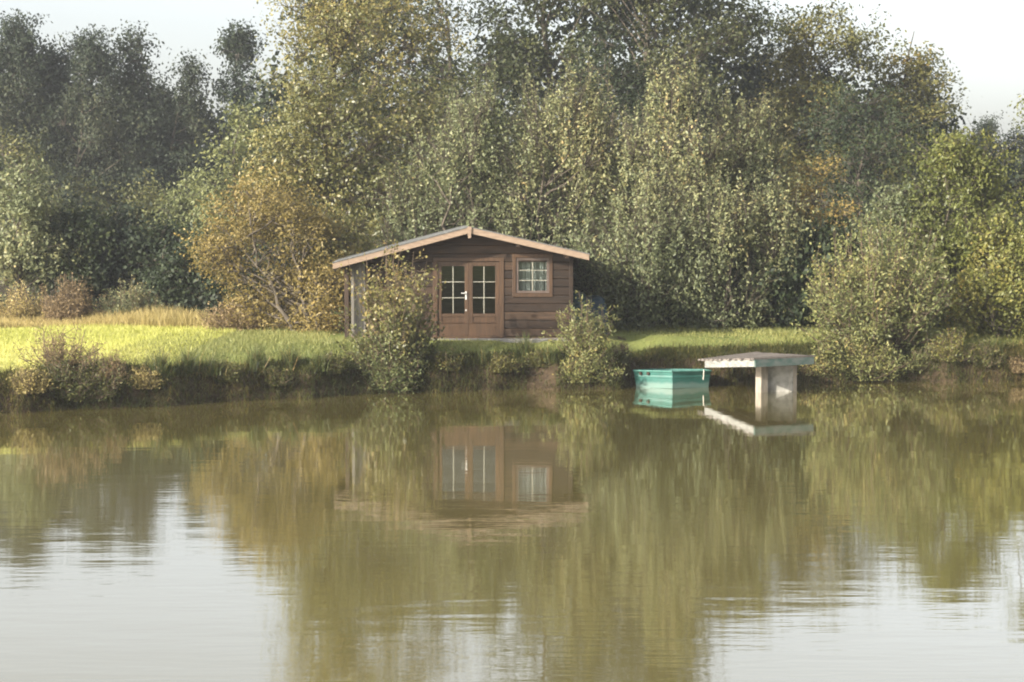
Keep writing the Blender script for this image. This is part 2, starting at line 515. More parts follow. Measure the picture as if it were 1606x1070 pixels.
    if spikes:
        ks = 46
        f = rng.uniform(0, 1, (spikes, ks, 1))
        PS = (S3[:, None] * (1 - f) + E3[:, None] * f).reshape(-1, 3) + rng.normal(size=(spikes * ks, 3)) * .055
        P = np.concatenate([P, PS]); ci = np.concatenate([ci, np.repeat(hi, ks)])
    mass = P - np.repeat(E, nc, 0)[ci]; mass /= np.linalg.norm(mass, axis=1, keepdims=True) + .15
    V, Qd = leaf_geo(rng, P, leaf, up=.25, out=mass + outd[ci] * .4, aspect=aspect, long_axis=ax[ci] * .7 if clen else None)
    tint = .42 + tint_bias + .22 * wt(Cc * .9)[ci] + .10 * rng.normal(size=len(Cc))[ci] + .10 * rng.normal(size=len(ci)) + tip_tint * (Cc[ci, 2] / H - .5)
    bv, bq = join(bparts)
    link(parts[0], qmesh(parts[0], bv, bq, smooth=True), M[bark], root)
    link(parts[1], qmesh(parts[1], V, Qd, np.clip(tint, 0, 1)), L[mat], root)
    return root

def copy_tree(src, label, px, D, top, hw, ref, group=None):
    """same kind of tree again, turned and resized; ref = (height, radius) of the source"""
    x = px_x(px, D); z0 = float(ground(x, D))
    r = src.copy(); COL.objects.link(r)
    H = py_z(top, D) - z0; Rm = hw / F_PX * D
    r.location = (x, D, z0 - .03)
    k = Rm / ref[1]
    r.scale = (k, k, H / ref[0])
    r.rotation_euler = (0, 0, (px * 1.7) % 6.283)
    r['label'] = label
    if group: r['group'] = group
    elif 'group' in r.keys(): del r['group']
    for ch in src.children:
        c = ch.copy(); COL.objects.link(c); c.parent = r
    return r
def size_of(px, D, top, hw):
    x = px_x(px, D)
    return py_z(top, D) - float(ground(x, D)), hw / F_PX * D

def shrub(name, label, px, D, top, hw, mat, seed, ns=60, nl=70, leaf=.09, cat='bush', group=None, bottom=0.0, rad=.10,
          base_r=.25, t0=.25, dense=1.0, bark='twig', aspect=.4, depth=1.0, lift=0.0, tint_bias=0.0, side=.55, lean=0.0, arch=.0, z_off=-.03):
    """many upright shoots rising from one stool"""
    rng = np.random.default_rng(seed)
    x, y = px_x(px, D), D
    z0 = float(ground(x, y))
    H = py_z(top, D) - z0
    Rm = hw / F_PX * D
    root = empty(name, (x, y, z0 + z_off))
    tag(root, label, cat, group)
    ph = rng.uniform(0, 6.283, ns)
    e = rng.uniform(0, 1, ns) ** .6               # 0 centre .. 1 rim
    hgt = H * np.sqrt(np.clip(1 - (e * .93) ** 2.4, 0.02, 1)) * rng.uniform(.6, 1.14, ns)
    low = rng.uniform(0, 1, ns) < .30
    hgt = np.where(low, hgt * rng.uniform(.25, .7, ns), hgt)
    d = np.stack([np.cos(ph), np.sin(ph) * depth, 0 * ph], 1)
    wv = 1 + .22 * np.sin(ph * 3 + seed) + .14 * np.sin(ph * 7) + rng.normal(size=ns) * .08
    E = d * (e * Rm * wv)[:, None]; E[:, 0] += lean * H; E[:, 2] = hgt + bottom
    S = d * base_r * e[:, None] * rng.uniform(.2, 1, (ns, 1))
    Mid = S * .5 + E * .5; Mid[:, 2] = hgt * (.42 - .12 * e) + arch * hgt; Mid[:, :2] = S[:, :2] * .35 + E[:, :2] * .65
    mm_ = 7
    LP = bez(S, Mid, E, mm_); LP[:, 1:] += rng.normal(size=(ns, mm_ - 1, 3)) * .02 * H
    bparts = [tubes(LP, np.linspace(1, .2, mm_)[None] * (.008 + .006 * H) * np.ones((ns, 1)), 3)]
    # side shoots
    nsd = 4
    tt = rng.uniform(.35, .95, (ns, nsd)); fi = tt * (mm_ - 1); i0 = np.minimum(fi.astype(int), mm_ - 2); fr = (fi - i0)[..., None]
    rows = np.arange(ns)[:, None]
    S2 = (LP[rows, i0] * (1 - fr) + LP[rows, i0 + 1] * fr).reshape(-1, 3)
    dd = rng.normal(size=S2.shape) * np.array([1, 1, .5]) + np.array([0, 0, .8]); dd /= np.linalg.norm(dd, axis=1, keepdims=True)
    ln = rng.uniform(.25, .6, (len(S2), 1)) * min(Rm, H) * side
    E2 = S2 + dd * ln
    E2[:, 2] = np.maximum(E2[:, 2], .05 + bottom * 0)
    LP2 = bez(S2, S2 * .5 + E2 * .5 + np.array([0, 0, -.03]), E2, 3)
    bparts.append(tubes(LP2, np.linspace(.007, .003, 3)[None] * np.ones((len(S2), 1)), 3))
    # leaves along shoots
    def along(LPx, cnt, ta, tb):
        n_, m_ = LPx.shape[:2]
        tq = rng.uniform(ta, tb, (n_, cnt)); f = tq * (m_ - 1); i = np.minimum(f.astype(int), m_ - 2); g = (f - i)[..., None]
        rr = np.arange(n_)[:, None]
        P = LPx[rr, i] * (1 - g) + LPx[rr, i + 1] * g
        T = LPx[rr, i + 1] - LPx[rr, i]; T = T / (np.linalg.norm(T, axis=2, keepdims=True) + 1e-9)
        return P.reshape(-1, 3), T.reshape(-1, 3), np.repeat(np.arange(n_), cnt)
    P1, T1, s1 = along(LP, int(nl * dense * .45), t0, 1.0)
    P2, T2, s2 = along(LP2, max(1, int(nl * dense * .55 / nsd)), .1, 1.05)
    P = np.concatenate([P1, P2]); T = np.concatenate([T1, T2])
    sid = np.concatenate([s1, s2 // nsd])
    P = P + rng.normal(size=P.shape) * rad
    P[:, 2] = np.maximum(P[:, 2], .02)
    V, Qd = leaf_geo(rng, P, leaf, aspect=aspect, long_axis=T * .9)
    wt = Wave(rng, 1.2, 6)
    tint = .45 + tint_bias + .18 * wt(P) + .13 * rng.normal(size=ns)[sid] + .14 * rng.normal(size=len(P))
    bv, bq = join(bparts)
    link('stems', qmesh('stems', bv, bq, smooth=True), M[bark], root)
    link('foliage', qmesh('foliage', V, Qd, np.clip(tint, 0, 1)), L[mat], root)
    return root

def short_blades(rng, P, h, wdt, lean=.4):
    n_ = len(P)
    a = rng.uniform(0, 6.283, n_)
    side = np.stack([np.cos(a), np.sin(a), 0 * a], 1) * wdt
    ld = rng.normal(size=(n_, 2)) * lean
    tip = P + np.stack([ld[:, 0], ld[:, 1], np.ones(n_)], 1) * h[:, None]
    V = np.stack([P - side, P + side, tip + side * .2, tip - side * .2], 1).reshape(-1, 3)
    return V, np.arange(n_ * 4).reshape(-1, 4)

def blades(rng, P, h, wdt, lean=.35, droop=0.25, bias=(0, 0)):
    """grass blades, two quads each"""
    n_ = len(P)
    a = rng.uniform(0, 6.283, n_)
    side = np.stack([np.cos(a), np.sin(a), 0 * a], 1)
    ld = rng.normal(size=(n_, 2)) * lean + np.array(bias)
    up = np.stack([ld[:, 0], ld[:, 1], np.ones(n_)], 1); up /= np.linalg.norm(up, axis=1, keepdims=True)
    h = h[:, None]
    mid = P + up * h * .55
    tip = P + up * h + np.stack([ld[:, 0], ld[:, 1], -np.hypot(ld[:, 0], ld[:, 1])], 1) * h * droop
    wv = side * wdt
    V = np.stack([P - wv, P + wv, mid + wv * .75, mid - wv * .75, tip + wv * .12, tip - wv * .12], 1).reshape(-1, 3)
    b = np.arange(n_)[:, None] * 6
    Q = np.concatenate([b + np.array([[0, 1, 2, 3]]), b + np.array([[3, 2, 4, 5]])], 1).reshape(-1, 4)
    return V, Q

# ------------------------------------------------------------------ log cabin
M['board'] = plain('stained_board', (.016,.011,.007), (.047,.027,.015), 3.0, .65, (.6,4,9), .35, .3, rnd=.5)
M['door_wood'] = plain('door_wood', (.042,.024,.013), (.076,.042,.021), 4, .5, (5,5,.7), .2, .4, rnd=.08)
M['fascia'] = plain('fascia_wood', (.185,.132,.092), (.27,.20,.142), 5, .6, (1,4,4), .2, .3)
M['felt'] = plain('roofing_felt', (.07,.072,.07), (.16,.16,.15), 14, .95, None, .6, .2)
M['soffit'] = plain('soffit_wood', (.028,.018,.012), (.055,.036,.024), 4, .8, (1,6,1))
M['bar'] = plain('glazing_bar_paint', (.20,.19,.15), (.28,.27,.22), 8, .5)
M['slab'] = plain('concrete_slab', (.15,.145,.13), (.25,.24,.22), 8, .9, None, .3)
M['inside'] = plain('cabin_lining', (.16,.11,.07), (.24,.17,.11), 3, .8, (1,1,8))
M['curtain'] = plain('net_curtain', (.26,.27,.27), (.38,.39,.39), 10, .95, (8,8,.4))
M['steel'] = plain('door_metal', (.40,.39,.36), (.52,.51,.48), 8, .35, spec=.6)
M['panel_grey'] = plain('weathered_panel', (.12,.11,.095), (.20,.185,.16), 5, .85, (6,6,.6), .2, rnd=.12)
m, n, p, out = new_mat('window_glass')
p.inputs['Base Color'].default_value = (.75, .80, .76, 1)
p.inputs['Roughness'].default_value = .02
p.inputs['IOR'].default_value = 1.5
p.inputs['Transmission Weight'].default_value = 1.0
p.inputs['Specular IOR Level'].default_value = .7
M['glass'] = m

CAB = (-1.03, 45.0, 1.0)
cabin = empty('log_cabin', CAB, R(3))
tag(cabin, 'brown wooden log cabin with double glazed doors and shallow gable roof', 'cabin')
ZR, SL, SR = 2.60, .262, .226                       # roof underside at ridge and the two slopes
XL, XR_ = -2.42, 2.40
def xl_at(z, x0): return max(x0, -(ZR - z) / SL)
def xr_at(z, x1): return min(x1, (ZR - z) / SR)
def board(x0, x1, z0, z1, parent, y=0.0):
    """one shiplap board with chamfered edges, trimmed to the roof line"""
    def ends(z): return xl_at(z, x0), xr_at(z, x1)
    rows = []
    zt = z1
    for (dy, zz) in ((0.0, z0), (-.028, z0), (-.042, z0 + .018), (-.042, zt - .016), (-.028, zt - .003), (0.0, zt - .003)):
        a, b = ends(zz); rows.append(((a, y + dy, zz), (b, y + dy, zz)))
    if rows[-1][1][0] - rows[-1][0][0] < .02: return None
    V = [r_[0] for r_ in rows] + [r_[1] for r_ in rows]
    k = len(rows)
    F = [(i, i + k, (i + 1) % k + k, (i + 1) % k) for i in range(k)]
    F += [tuple(range(k - 1, -1, -1)), tuple(range(k, 2 * k))]
    return link('wall_board', pmesh('wall_board', V, F), M['board'], parent)
DX0, DX1, DZ1 = -.82, .81, 1.90                     # door opening
WX0, WX1, WZ0, WZ1 = 1.06, 1.98, 1.02, 1.99          # window opening
BH = .1985
zc = .04
while zc < ZR - .06:
    z1 = zc + BH
    segs = [(XL, XR_)]
    if zc < DZ1 - .10: segs = [(XL, DX0), (DX1, XR_)]
    fin = []
    for a, b in segs:
        if a >= DX1 - .01 and z1 > WZ0 + .06 and zc < WZ1 - .03:
            fin += [(a, WX0), (WX1, b)]
        else: fin.append((a, b))
    for a, b in fin: board(a, b, zc, min(z1, ZR - .02), cabin)
    zc = z1
# backing of the front wall, side and rear walls (solid, 6 cm)
def wall_piece(name, ext, mat=M['inside'], parent=cabin): return box(name, ext, mat, parent, 0)
D_ = 3.8
wall_piece('inner_wall', (XL + .01, DX0 - .002, .004, .05, .0, 1.92))
wall_piece('inner_wall', (DX1 + .002, WX0 - .002, .004, .05, .0, 1.98))
wall_piece('inner_wall', (WX1 + .002, XR_ - .01, .004, .05, .0, 1.98))
wall_piece('inner_wall', (WX0, WX1, .004, .05, .0, WZ0 - .002))
zc = .04; k = 0
right_wall = box('side_wall', (XR_ - .06, XR_ - .005, .06, D_, 0, 2.03), M['inside'], cabin, 0)
left_wall = box('side_wall', (XL + .005, XL + .06, .06, D_, 0, 1.92), M['inside'], cabin, 0)
while zc < 2.0:
    for sgn, xw, zt, wl in ((1, XR_ - .003, 2.03, right_wall), (-1, XL + .003, 1.93, left_wall)):
        z1 = min(zc + BH, zt)
        if z1 - zc < .05: continue
        V, Fc = [], []
        prof = ((0, zc), (.028, zc), (.042, zc + .018), (.042, z1 - .016), (.028, z1 - .003), (0, z1 - .003))
        for yy in (.0, D_):
            for dx, zz in prof: V.append((xw + sgn * dx, yy, zz))
        kk = len(prof)
        Fc = [((i + 1) % kk, i, i + kk, (i + 1) % kk + kk) if sgn > 0 else (i, (i + 1) % kk, (i + 1) % kk + kk, i + kk) for i in range(kk)]
        Fc += [tuple(range(kk)), tuple(range(2 * kk - 1, kk - 1, -1))]
        link('wall_board', pmesh('wall_board', V, Fc), M['board'], wl)
    zc += BH
prism('rear_wall', [(XL, 0), (XR_, 0), (XR_, ZR - SR * XR_ - .02), (0, ZR - .02), (XL, ZR + SL * XL - .02)], .06, M['inside'], cabin, y0=D_)
prism('inner_gable', [(XL + .02, 2.03 - .12), (XL + .02, ZR + SL * XL - .03), (0, ZR - .03), (XR_ - .02, ZR - SR * XR_ - .03), (XR_ - .02, 1.985), (DX0, 1.985)], .046, M['inside'], cabin, y0=.004)
box('floor', (XL + .06, XR_ - .06, .06, D_, .0, .05), M['inside'], cabin, 0)
# corner posts
box('corner_board', (XR_ - .005, XR_ + .085, -.075, -.002, .02, 2.02), M['board'], cabin)
box('corner_board', (XL - .085, XL + .005, -.075, -.002, .02, 1.92), M['board'], cabin)
# roof: two slabs, felt on top, eave fascias
YF, YB = -.62, D_ + .35
XEL, XER = -3.17, 2.80
def slope_slab(name, xe, s, t, off, mat, parent, ya=YF, yb=YB):
    x0, x1 = (xe, 0.0) if xe < 0 else (0.0, xe)
    def zz(x): return ZR + off - s * abs(x)
    return prism(name, [(x0, zz(x0)), (x1, zz(x1)), (x1, zz(x1) + t), (x0, zz(x0) + t)], yb - ya, mat, parent, y0=ya)
for xe, s in ((XEL, SL), (XER, SR)):
    rf_ = slope_slab('roof', xe, s, .05, .0, M['soffit'], cabin)
    slope_slab('roofing_felt', xe + (-.03 if xe < 0 else .03), s, .022, .053, M['felt'], rf_, YF - .045, YB + .03)
    # barge board in front
    x0, x1 = (xe - .01, -.002) if xe < 0 else (.002, xe + .01)
    def zb(x, o): return ZR + o - s * abs(x)
    prism('barge_board', [(x0, zb(x0, -.085)), (x1, zb(x1, -.085)), (x1, zb(x1, .052)), (x0, zb(x0, .052))], .03, M['fascia'], cabin, y0=YF - .033)
    # eave board along the side
    xa = xe - .012 if xe < 0 else xe + .012
    ze = ZR - s * abs(xe)
    box('eave_board', (xa - .011, xa + .011, YF, YB, ze - .07, ze + .048), M['fascia'], cabin, 0)
# ridge finial
prism('ridge_finial', [(-.055, 2.655), (-.03, 2.40), (.03, 2.40), (.055, 2.655), (0, 2.68)], .03, M['fascia'], cabin, y0=YF - .066)
# rafters / purlins under the porch roof
for xp in (-2.3, -1.15, 0, 1.15, 2.3):
    zz = ZR - (SL if xp < 0 else SR) * abs(xp)
    box('purlin', (xp - .04, xp + .04, YF + .03, -.046, zz - .15, zz - .015), M['soffit'], cabin, 0)
# veranda post and weathered side screen on the left
box('porch_post', (-2.93, -2.83, -.40, -.30, 0, ZR - SL * 2.93 + .015), M['soffit'], cabin)
box('porch_beam', (-3.02, -2.80, -.30, D_, ZR - SL * 2.90 - .14, ZR - SL * 2.93 - .03), M['soffit'], cabin, 0)
scr = None
for i in range(4):
    xs = -2.78 + i * .085
    box('screen_board', (xs, xs + .08, -.16, -.138, .06, 1.80), M['panel_grey'], cabin, .004)
# concrete slab
box('slab', (-2.9, 2.55, -.42, -.052, -.12, .012), M['slab'], cabin, .01)

# doors
def leaf_door(xa, xb, hinge, handle):
    d = box('door', (xa, xb, -.030, .018, .06, .36), M['door_wood'], cabin, .004)          # bottom rail
    st = .092
    box('door_panel', (xa + st, xb - st, -.014, .006, .36, .52), M['door_wood'], d, .0)
    box('panel_moulding', (xa + st, xb - st, -.034, -.016, .375, .40), M['door_wood'], d, .004)
    box('stile', (xa, xa + st, -.031, .019, .361, 1.83), M['door_wood'], d, .004)
    box('stile', (xb - st, xb, -.031, .019, .361, 1.83), M['door_wood'], d, .004)
    box('rail', (xa + st + .001, xb - st - .001, -.029, .017, .521, .60), M['door_wood'], d, .004)
    box('rail', (xa + st + .001, xb - st - .001, -.029, .017, 1.73, 1.83), M['door_wood'], d, .004)
    gx0, gx1, gz0, gz1 = xa + st, xb - st, .60, 1.73
    cx = (gx0 + gx1) / 2
    rows = 3
    for r_ in range(rows):
        for c in range(2):
            a0 = gx0 if c == 0 else cx + .009; a1 = cx - .009 if c == 0 else gx1
            b0 = gz0 + (gz1 - gz0) * r_ / rows + .006; b1 = gz0 + (gz1 - gz0) * (r_ + 1) / rows - .006
            box('pane', (a0, a1, -.008, -.003, b0, b1), M['glass'], d, 0)
    box('glazing_bar', (cx - .011, cx + .011, -.024, .008, gz0, gz1), M['bar'], d, .003)
    for r_ in range(1, rows):
        zz = gz0 + (gz1 - gz0) * r_ / rows
        box('glazing_bar', (gx0, gx1, -.022, .006, zz - .010, zz + .010), M['bar'], d, .003)
    if handle:
        hx = xb - .06
        box('handle', (hx - .02, hx + .02, -.045, -.0315, .93, 1.13), M['steel'], d, .004)
        box('handle', (hx - .115, hx + .012, -.085, -.065, 1.075, 1.10), M['steel'], d, .005)
        box('handle', (hx - .010, hx + .010, -.066, -.046, 1.077, 1.098), M['steel'], d, .0)
        box('lock', (hx - .016, hx + .016, -.042, -.0315, .66, .70), M['steel'], d, .004)
    return d
leaf_door(-.735, -.003, 'l', True)
leaf_door(.003, .725, 'r', False)
box('door_frame', (DX0 - .03, DX0 + .08, -.062, .05, .02, 1.84), M['door_wood'], cabin)
box('door_frame', (DX1 - .08, DX1 + .03, -.062, .05, .02, 1.84), M['door_wood'], cabin)
box('door_frame', (DX0 - .03, DX1 + .03, -.064, .05, 1.842, 1.925), M['door_wood'], cabin)
box('threshold', (DX0, DX1, -.09, .04, .013, .058), M['door_wood'], cabin)
# window
wf = box('window_frame', (WX0 - .02, WX1 + .02, -.066, .04, WZ0 - .03, WZ0 + .065), M['door_wood'], cabin)
box('frame_bar', (WX0 - .02, WX1 + .02, -.066, .04, WZ1 - .065, WZ1 + .03), M['door_wood'], wf)
box('frame_bar', (WX0 - .02, WX0 + .065, -.064, .04, WZ0 + .066, WZ1 - .066), M['door_wood'], wf)
box('frame_bar', (WX1 - .065, WX1 + .02, -.064, .04, WZ0 + .066, WZ1 - .066), M['door_wood'], wf)
M['sash'] = plain('sash_wood', (.075,.055,.045), (.11,.085,.07), 5, .5)
sx0, sx1, sz0, sz1 = WX0 + .068, WX1 - .068, WZ0 + .068, WZ1 - .068
for e in ((sx0, sx0 + .055, -.045, .02, sz0, sz1), (sx1 - .055, sx1, -.045, .02, sz0, sz1),
          (sx0 + .056, sx1 - .056, -.044, .02, sz0, sz0 + .055), (sx0 + .056, sx1 - .056, -.044, .02, sz1 - .055, sz1)):
    box('sash', e, M['sash'], wf, .003)
gx0, gx1, gz0, gz1 = sx0 + .055, sx1 - .055, sz0 + .055, sz1 - .055
cx = (gx0 + gx1) / 2
for r_ in range(3):
    for c in range(2):
        a0 = gx0 if c == 0 else cx + .009; a1 = cx - .009 if c == 0 else gx1
        box('pane', (a0, a1, -.012, -.007, gz0 + (gz1 - gz0) * r_ / 3 + .006, gz0 + (gz1 - gz0) * (r_ + 1) / 3 - .006), M['glass'], wf, 0)
box('glazing_bar', (cx - .012, cx + .012, -.030, .006, gz0, gz1), M['bar'], wf, .003)
for r_ in (1, 2):
    zz = gz0 + (gz1 - gz0) * r_ / 3
    box('glazing_bar', (gx0, gx1, -.028, .004, zz - .010, zz + .010), M['bar'], wf, .003)
# net curtain behind the window: real folds
cxs = np.linspace(WX0, WX1, 60)
cy = .12 + .018 * np.sin(cxs * 42) + .008 * np.sin(cxs * 97)
V = [(x_, y_, 1.03) for x_, y_ in zip(cxs, cy)] + [(x_, y_, 1.98) for x_, y_ in zip(cxs, cy)]
me = pmesh('curtain', V, [(i, i + 1, i + 61, i + 60) for i in range(59)])
link('curtain', me, M['curtain'], wf)

# ------------------------------------------------------------------ barrel and covered bin behind the cabin corner
M['teal_plastic'] = plain('teal_plastic', (.007,.026,.028), (.014,.042,.045), 4, .45, spec=.4)
M['blue_tarp'] = plain('blue_tarp', (.007,.022,.032), (.014,.035,.048), 5, .55, None, .5)
def lathe(name, prof, k, mat, parent=None, loc=None):
    V = [(r_ * math.cos(2*math.pi*i/k), r_ * math.sin(2*math.pi*i/k), z_) for r_, z_ in prof for i in range(k)]
    F = []
    for j in range(len(prof) - 1):
        for i in range(k):
            F.append((j*k+i, j*k+(i+1)%k, (j+1)*k+(i+1)%k, (j+1)*k+i))
    F.append(tuple(range(k-1, -1, -1))); F.append(tuple((len(prof)-1)*k+i for i in range(k)))
    me = pmesh(name, V, F)
    for pl in me.polygons: pl.use_smooth = len(pl.vertices) == 4
    return link(name, me, mat, parent, loc)
bxr, byr = px_x(903, 46.5), 46.5
barrel = empty('water_barrel', (bxr, byr, 1.0))
tag(barrel, 'dark teal ribbed plastic water barrel beside the right corner of the cabin', 'barrel')
prof = [(.21, 0), (.235, .04)]
for i in range(9):
    z_ = .08 + i * .095
    prof += [(.24, z_), (.262, z_ + .03), (.262, z_ + .055), (.24, z_ + .08)]
prof += [(.235, .95), (.20, .985)]
lathe('body', prof, 28, M['teal_plastic'], barrel)
lathe('lid', [(.245, .955), (.25, .975), (.25, .995), (.17, 1.03), (.03, 1.045)], 28, M['teal_plastic'], barrel)
tarp = empty('covered_trailer', (px_x(928, 46.9), 46.9, 1.0))
tag(tarp, 'low stack hidden under a dark blue tarpaulin next to the barrel', 'tarpaulin')
rng = np.random.default_rng(31)
a = np.linspace(-1, 1, 14); b = np.linspace(-1, 1, 14)
A_, B_ = np.meshgrid(a, b)
hh = .92 * (1 - np.maximum(np.abs(A_), np.abs(B_)) ** 7) + .03 * np.sin(A_ * 5 + B_ * 3) * (np.maximum(np.abs(A_), np.abs(B_)) < .9)
V = np.stack([A_ * .42, B_ * .6, hh], -1).reshape(-1, 3)
ii = np.arange(196).reshape(14, 14)
link('cover', qmesh('cover', V, np.stack([ii[:-1,:-1], ii[:-1,1:], ii[1:,1:], ii[1:,:-1]], -1).reshape(-1, 4), smooth=True), M['blue_tarp'], tarp)
box('pallet', (-.40, .40, -.57, .57, -.02, .10), M['twig'], tarp, 0)

# ------------------------------------------------------------------ jetty
M['deck'] = plain('deck_plank', (.095,.083,.072), (.19,.165,.142), 6, .85, (.6,6,6), .4, .2, rnd=.22)
M['white_board'] = plain('flaked_white_board', (.13,.13,.115), (.29,.287,.265), 5, .7, (.8,1.5,5), .3)
M['green_board'] = plain('faded_green_board', (.040,.080,.066), (.13,.14,.128), 3.5, .8, (1.4,1,2.5), .3)
M['post'] = plain('pale_post', (.18,.155,.125), (.32,.28,.225), 5, .8, (3,3,.6), .3)
M['rough'] = plain('rough_concrete', (.17,.165,.145), (.34,.33,.295), 7, .95, None, .7)
jN, jR, jB, jL = (np.array(q) for q in ((5.25,40.8,.85), (6.64,41.5,.86), (5.72,44.45,.72), (4.28,43.6,.61)))
jetty = empty('jetty', (5.6, 42.3, 0))
tag(jetty, 'weathered plank jetty on pale posts with a whitewashed side beam', 'jetty')
J0 = np.array(jetty.location)
rng = np.random.default_rng(12)
NP = 20
for i in range(NP):
    f0, f1 = (i + .04) / NP, (i + .96) / NP
    la, lb = jN + (jL - jN) * f0, jN + (jL - jN) * f1
    ra, rb = jR + (jB - jR) * f0, jR + (jB - jR) * f1
    dx = (ra - la) / np.linalg.norm(ra - la)
    e0, e1 = rng.uniform(-.05, .03), rng.uniform(-.02, .04)
    la, lb, ra, rb = la + dx * e0, lb + dx * e0, ra + dx * e1, rb + dx * e1
    dz = np.array([0, 0, rng.normal() * .004]); tk = np.array([0, 0, -.036])
    c = [q + dz - J0 for q in (la, ra, rb, lb)]
    V = [q + tk for q in c] + c
    F = [(3,2,1,0),(4,5,6,7),(0,1,5,4),(1,2,6,5),(2,3,7,6),(3,0,4,7)]
    link('deck_plank', pmesh('deck_plank', V, F), M['deck'], jetty)
def beam(name, p, q, zt, zb, th, mat, inward):
    """upright board from p to q"""
    p, q = np.array(p) - J0, np.array(q) - J0
    d = q - p; nrm = np.array([-d[1], d[0], 0]); nrm = nrm / np.linalg.norm(nrm) * th * inward
    V = []
    for base in (p, q):
        for off in (0 * nrm, nrm):
            for z_ in (zb, zt): V.append(base + off + np.array([0, 0, z_]))
    F = [(0,1,3,2),(4,6,7,5),(0,4,5,1),(2,3,7,6),(1,5,7,3),(0,2,6,4)]
    return link(name, pmesh(name, V, F), mat, jetty)
beam('side_beam', jN + np.array([-.004, .05, 0]), jN + (jL - jN) * .86 + np.array([-.004, 0, 0]), -.039, -.19, .05, M['white_board'], -1)
beam('front_beam', jN + np.array([.01, -.004, 0]), jR + np.array([0, -.004, 0]), -.039, -.195, .05, M['green_board'], 1)
beam('side_beam', jR + (jB - jR) * .02, jR + (jB - jR) * .95, -.039, -.185, .05, M['green_board'], 1)
for f in (.35, .65):
    beam('joist', jN + (jR - jN) * f + (jL - jN) * .02, jL + (jB - jL) * f + (jN - jL) * .04, -.04, -.15, .06, M['soffit'], 1)
def post(px, D, wd, zt, rz):
    o = box('post', (-wd/2, wd/2, -wd/2, wd/2, -.6, zt), M['post'], jetty, .008)
    o.location = Vector((px_x(px, D), D, 0)) - jetty.location
    o.rotation_euler = (0, 0, rz)
    return o
post(1196, 42.0, .20, .69, R(30))
post(1243, 42.25, .185, .70, R(12))
o = box('panel', (-.34, .34, -.035, .035, -.6, .66), M['rough'], jetty, .01)
o.location = Vector((px_x(1221, 42.2), 42.16, 0)) - jetty.location
o.rotation_euler = (0, 0, R(4))

# ------------------------------------------------------------------ boat
m, n, p, out = new_mat('boat_paint')
t_ = noise(n, 3.0, 6, .6); t2_ = noise(n, 1.0, 3, .5, vec_scale=(2, 2, 14))
r_ = ramp(n, [(.3,(.012,.074,.058)),(.6,(.022,.108,.086)),(.8,(.060,.150,.125))])
n.links.new(t_.outputs[0], r_.inputs[0])
tc = n.nodes.new('ShaderNodeTexCoord'); s_ = n.nodes.new('ShaderNodeSeparateXYZ')
n.links.new(tc.outputs['Object'], s_.inputs[0])
ad = n.nodes.new('ShaderNodeMath'); ad.operation = 'MULTIPLY_ADD'
n.links.new(t_.outputs[0], ad.inputs[0]); ad.inputs[1].default_value = .22; n.links.new(s_.outputs['Z'], ad.inputs[2])
mr_ = n.nodes.new('ShaderNodeMapRange')
mr_.inputs['From Min'].default_value = .27; mr_.inputs['From Max'].default_value = .21
n.links.new(ad.outputs[0], mr_.inputs['Value'])
sc_ = n.nodes.new('ShaderNodeMath'); sc_.operation = 'MULTIPLY'; sc_.inputs[1].default_value = .38
n.links.new(mr_.outputs[0], sc_.inputs[0])
n.links.new(mixrgb(n, sc_.outputs[0], r_.outputs[0], (.22,.27,.235)), p.inputs['Base Color'])
p.inputs['Roughness'].default_value = .5
M['boat'] = m
M['boat_rail'] = plain('boat_rail_paint', (.030,.125,.100), (.085,.20,.165), 6, .5)
M['boat_wood'] = plain('boat_seat_wood', (.09,.13,.10), (.2,.2,.15), 5, .8)
M['rope'] = plain('rope', (.40,.37,.30), (.58,.55,.47), 20, .9)
boat = empty('rowing_boat', (3.63, 42.74, 0))
boat.rotation_euler = (-.05, 0, 0)
tag(boat, 'small teal green punt moored beside the jetty', 'boat')
# plan of the punt, blunt bow (0-1) towards the jetty, flared sides
PLAN = np.array([(0, 0), (.93, .50), (.86, 1.28), (-.36, 1.50), (-.84, .62)])
CEN = np.array([.12, .80])
def ring(k, z, inset=0.0):
    P_ = CEN + (PLAN - CEN) * k
    return [(q[0], q[1], z) for q in P_]
LV = [(.80, -.12), (.93, .02), (.965, .24), (.975, .255), (.975, .285), (.97, .30), (1.0, .405), (.945, .41), (.91, .28), (.86, .03)]
nP = len(PLAN); V = [q for k, z in LV for q in ring(k, z)]
F = [(a * nP + i_, a * nP + (i_ + 1) % nP, (a + 1) * nP + (i_ + 1) % nP, (a + 1) * nP + i_) for a in range(len(LV) - 1) for i_ in range(nP)]
F.append(tuple(range(nP - 1, -1, -1))); F.append(tuple((len(LV) - 1) * nP + i_ for i_ in range(nP)))
link('hull', pmesh('hull', V, F), M['boat'], boat)
for i_ in range(nP):
    a, b = ring(1.0, .402)[i_], ring(1.0, .402)[(i_ + 1) % nP]
    vv, qq = tubes(np.array([[a, b]]), np.full((1, 2), .021), 6)
    link('gunwale', qmesh('gunwale', vv, qq), M['boat_rail'], boat)
def slat(name, a, b, wd, z, th, mat):
    a, b = np.array(a, float), np.array(b, float); d = (b - a) / np.linalg.norm(b - a); nn = np.array([-d[1], d[0]]) * wd / 2
    pts = [a - nn, b - nn, b + nn, a + nn]
    V = [(*q, z - th) for q in pts] + [(*q, z) for q in pts]
    return link(name, pmesh(name, V, [(3,2,1,0),(4,5,6,7),(0,1,5,4),(1,2,6,5),(2,3,7,6),(3,0,4,7)]), mat, boat)
slat('seat', (-.52, .75), (.78, 1.05), .26, .33, .03, M['boat_wood'])
slat('bow_deck', (.12, .22), (.74, .56), .24, .385, .02, M['boat'])
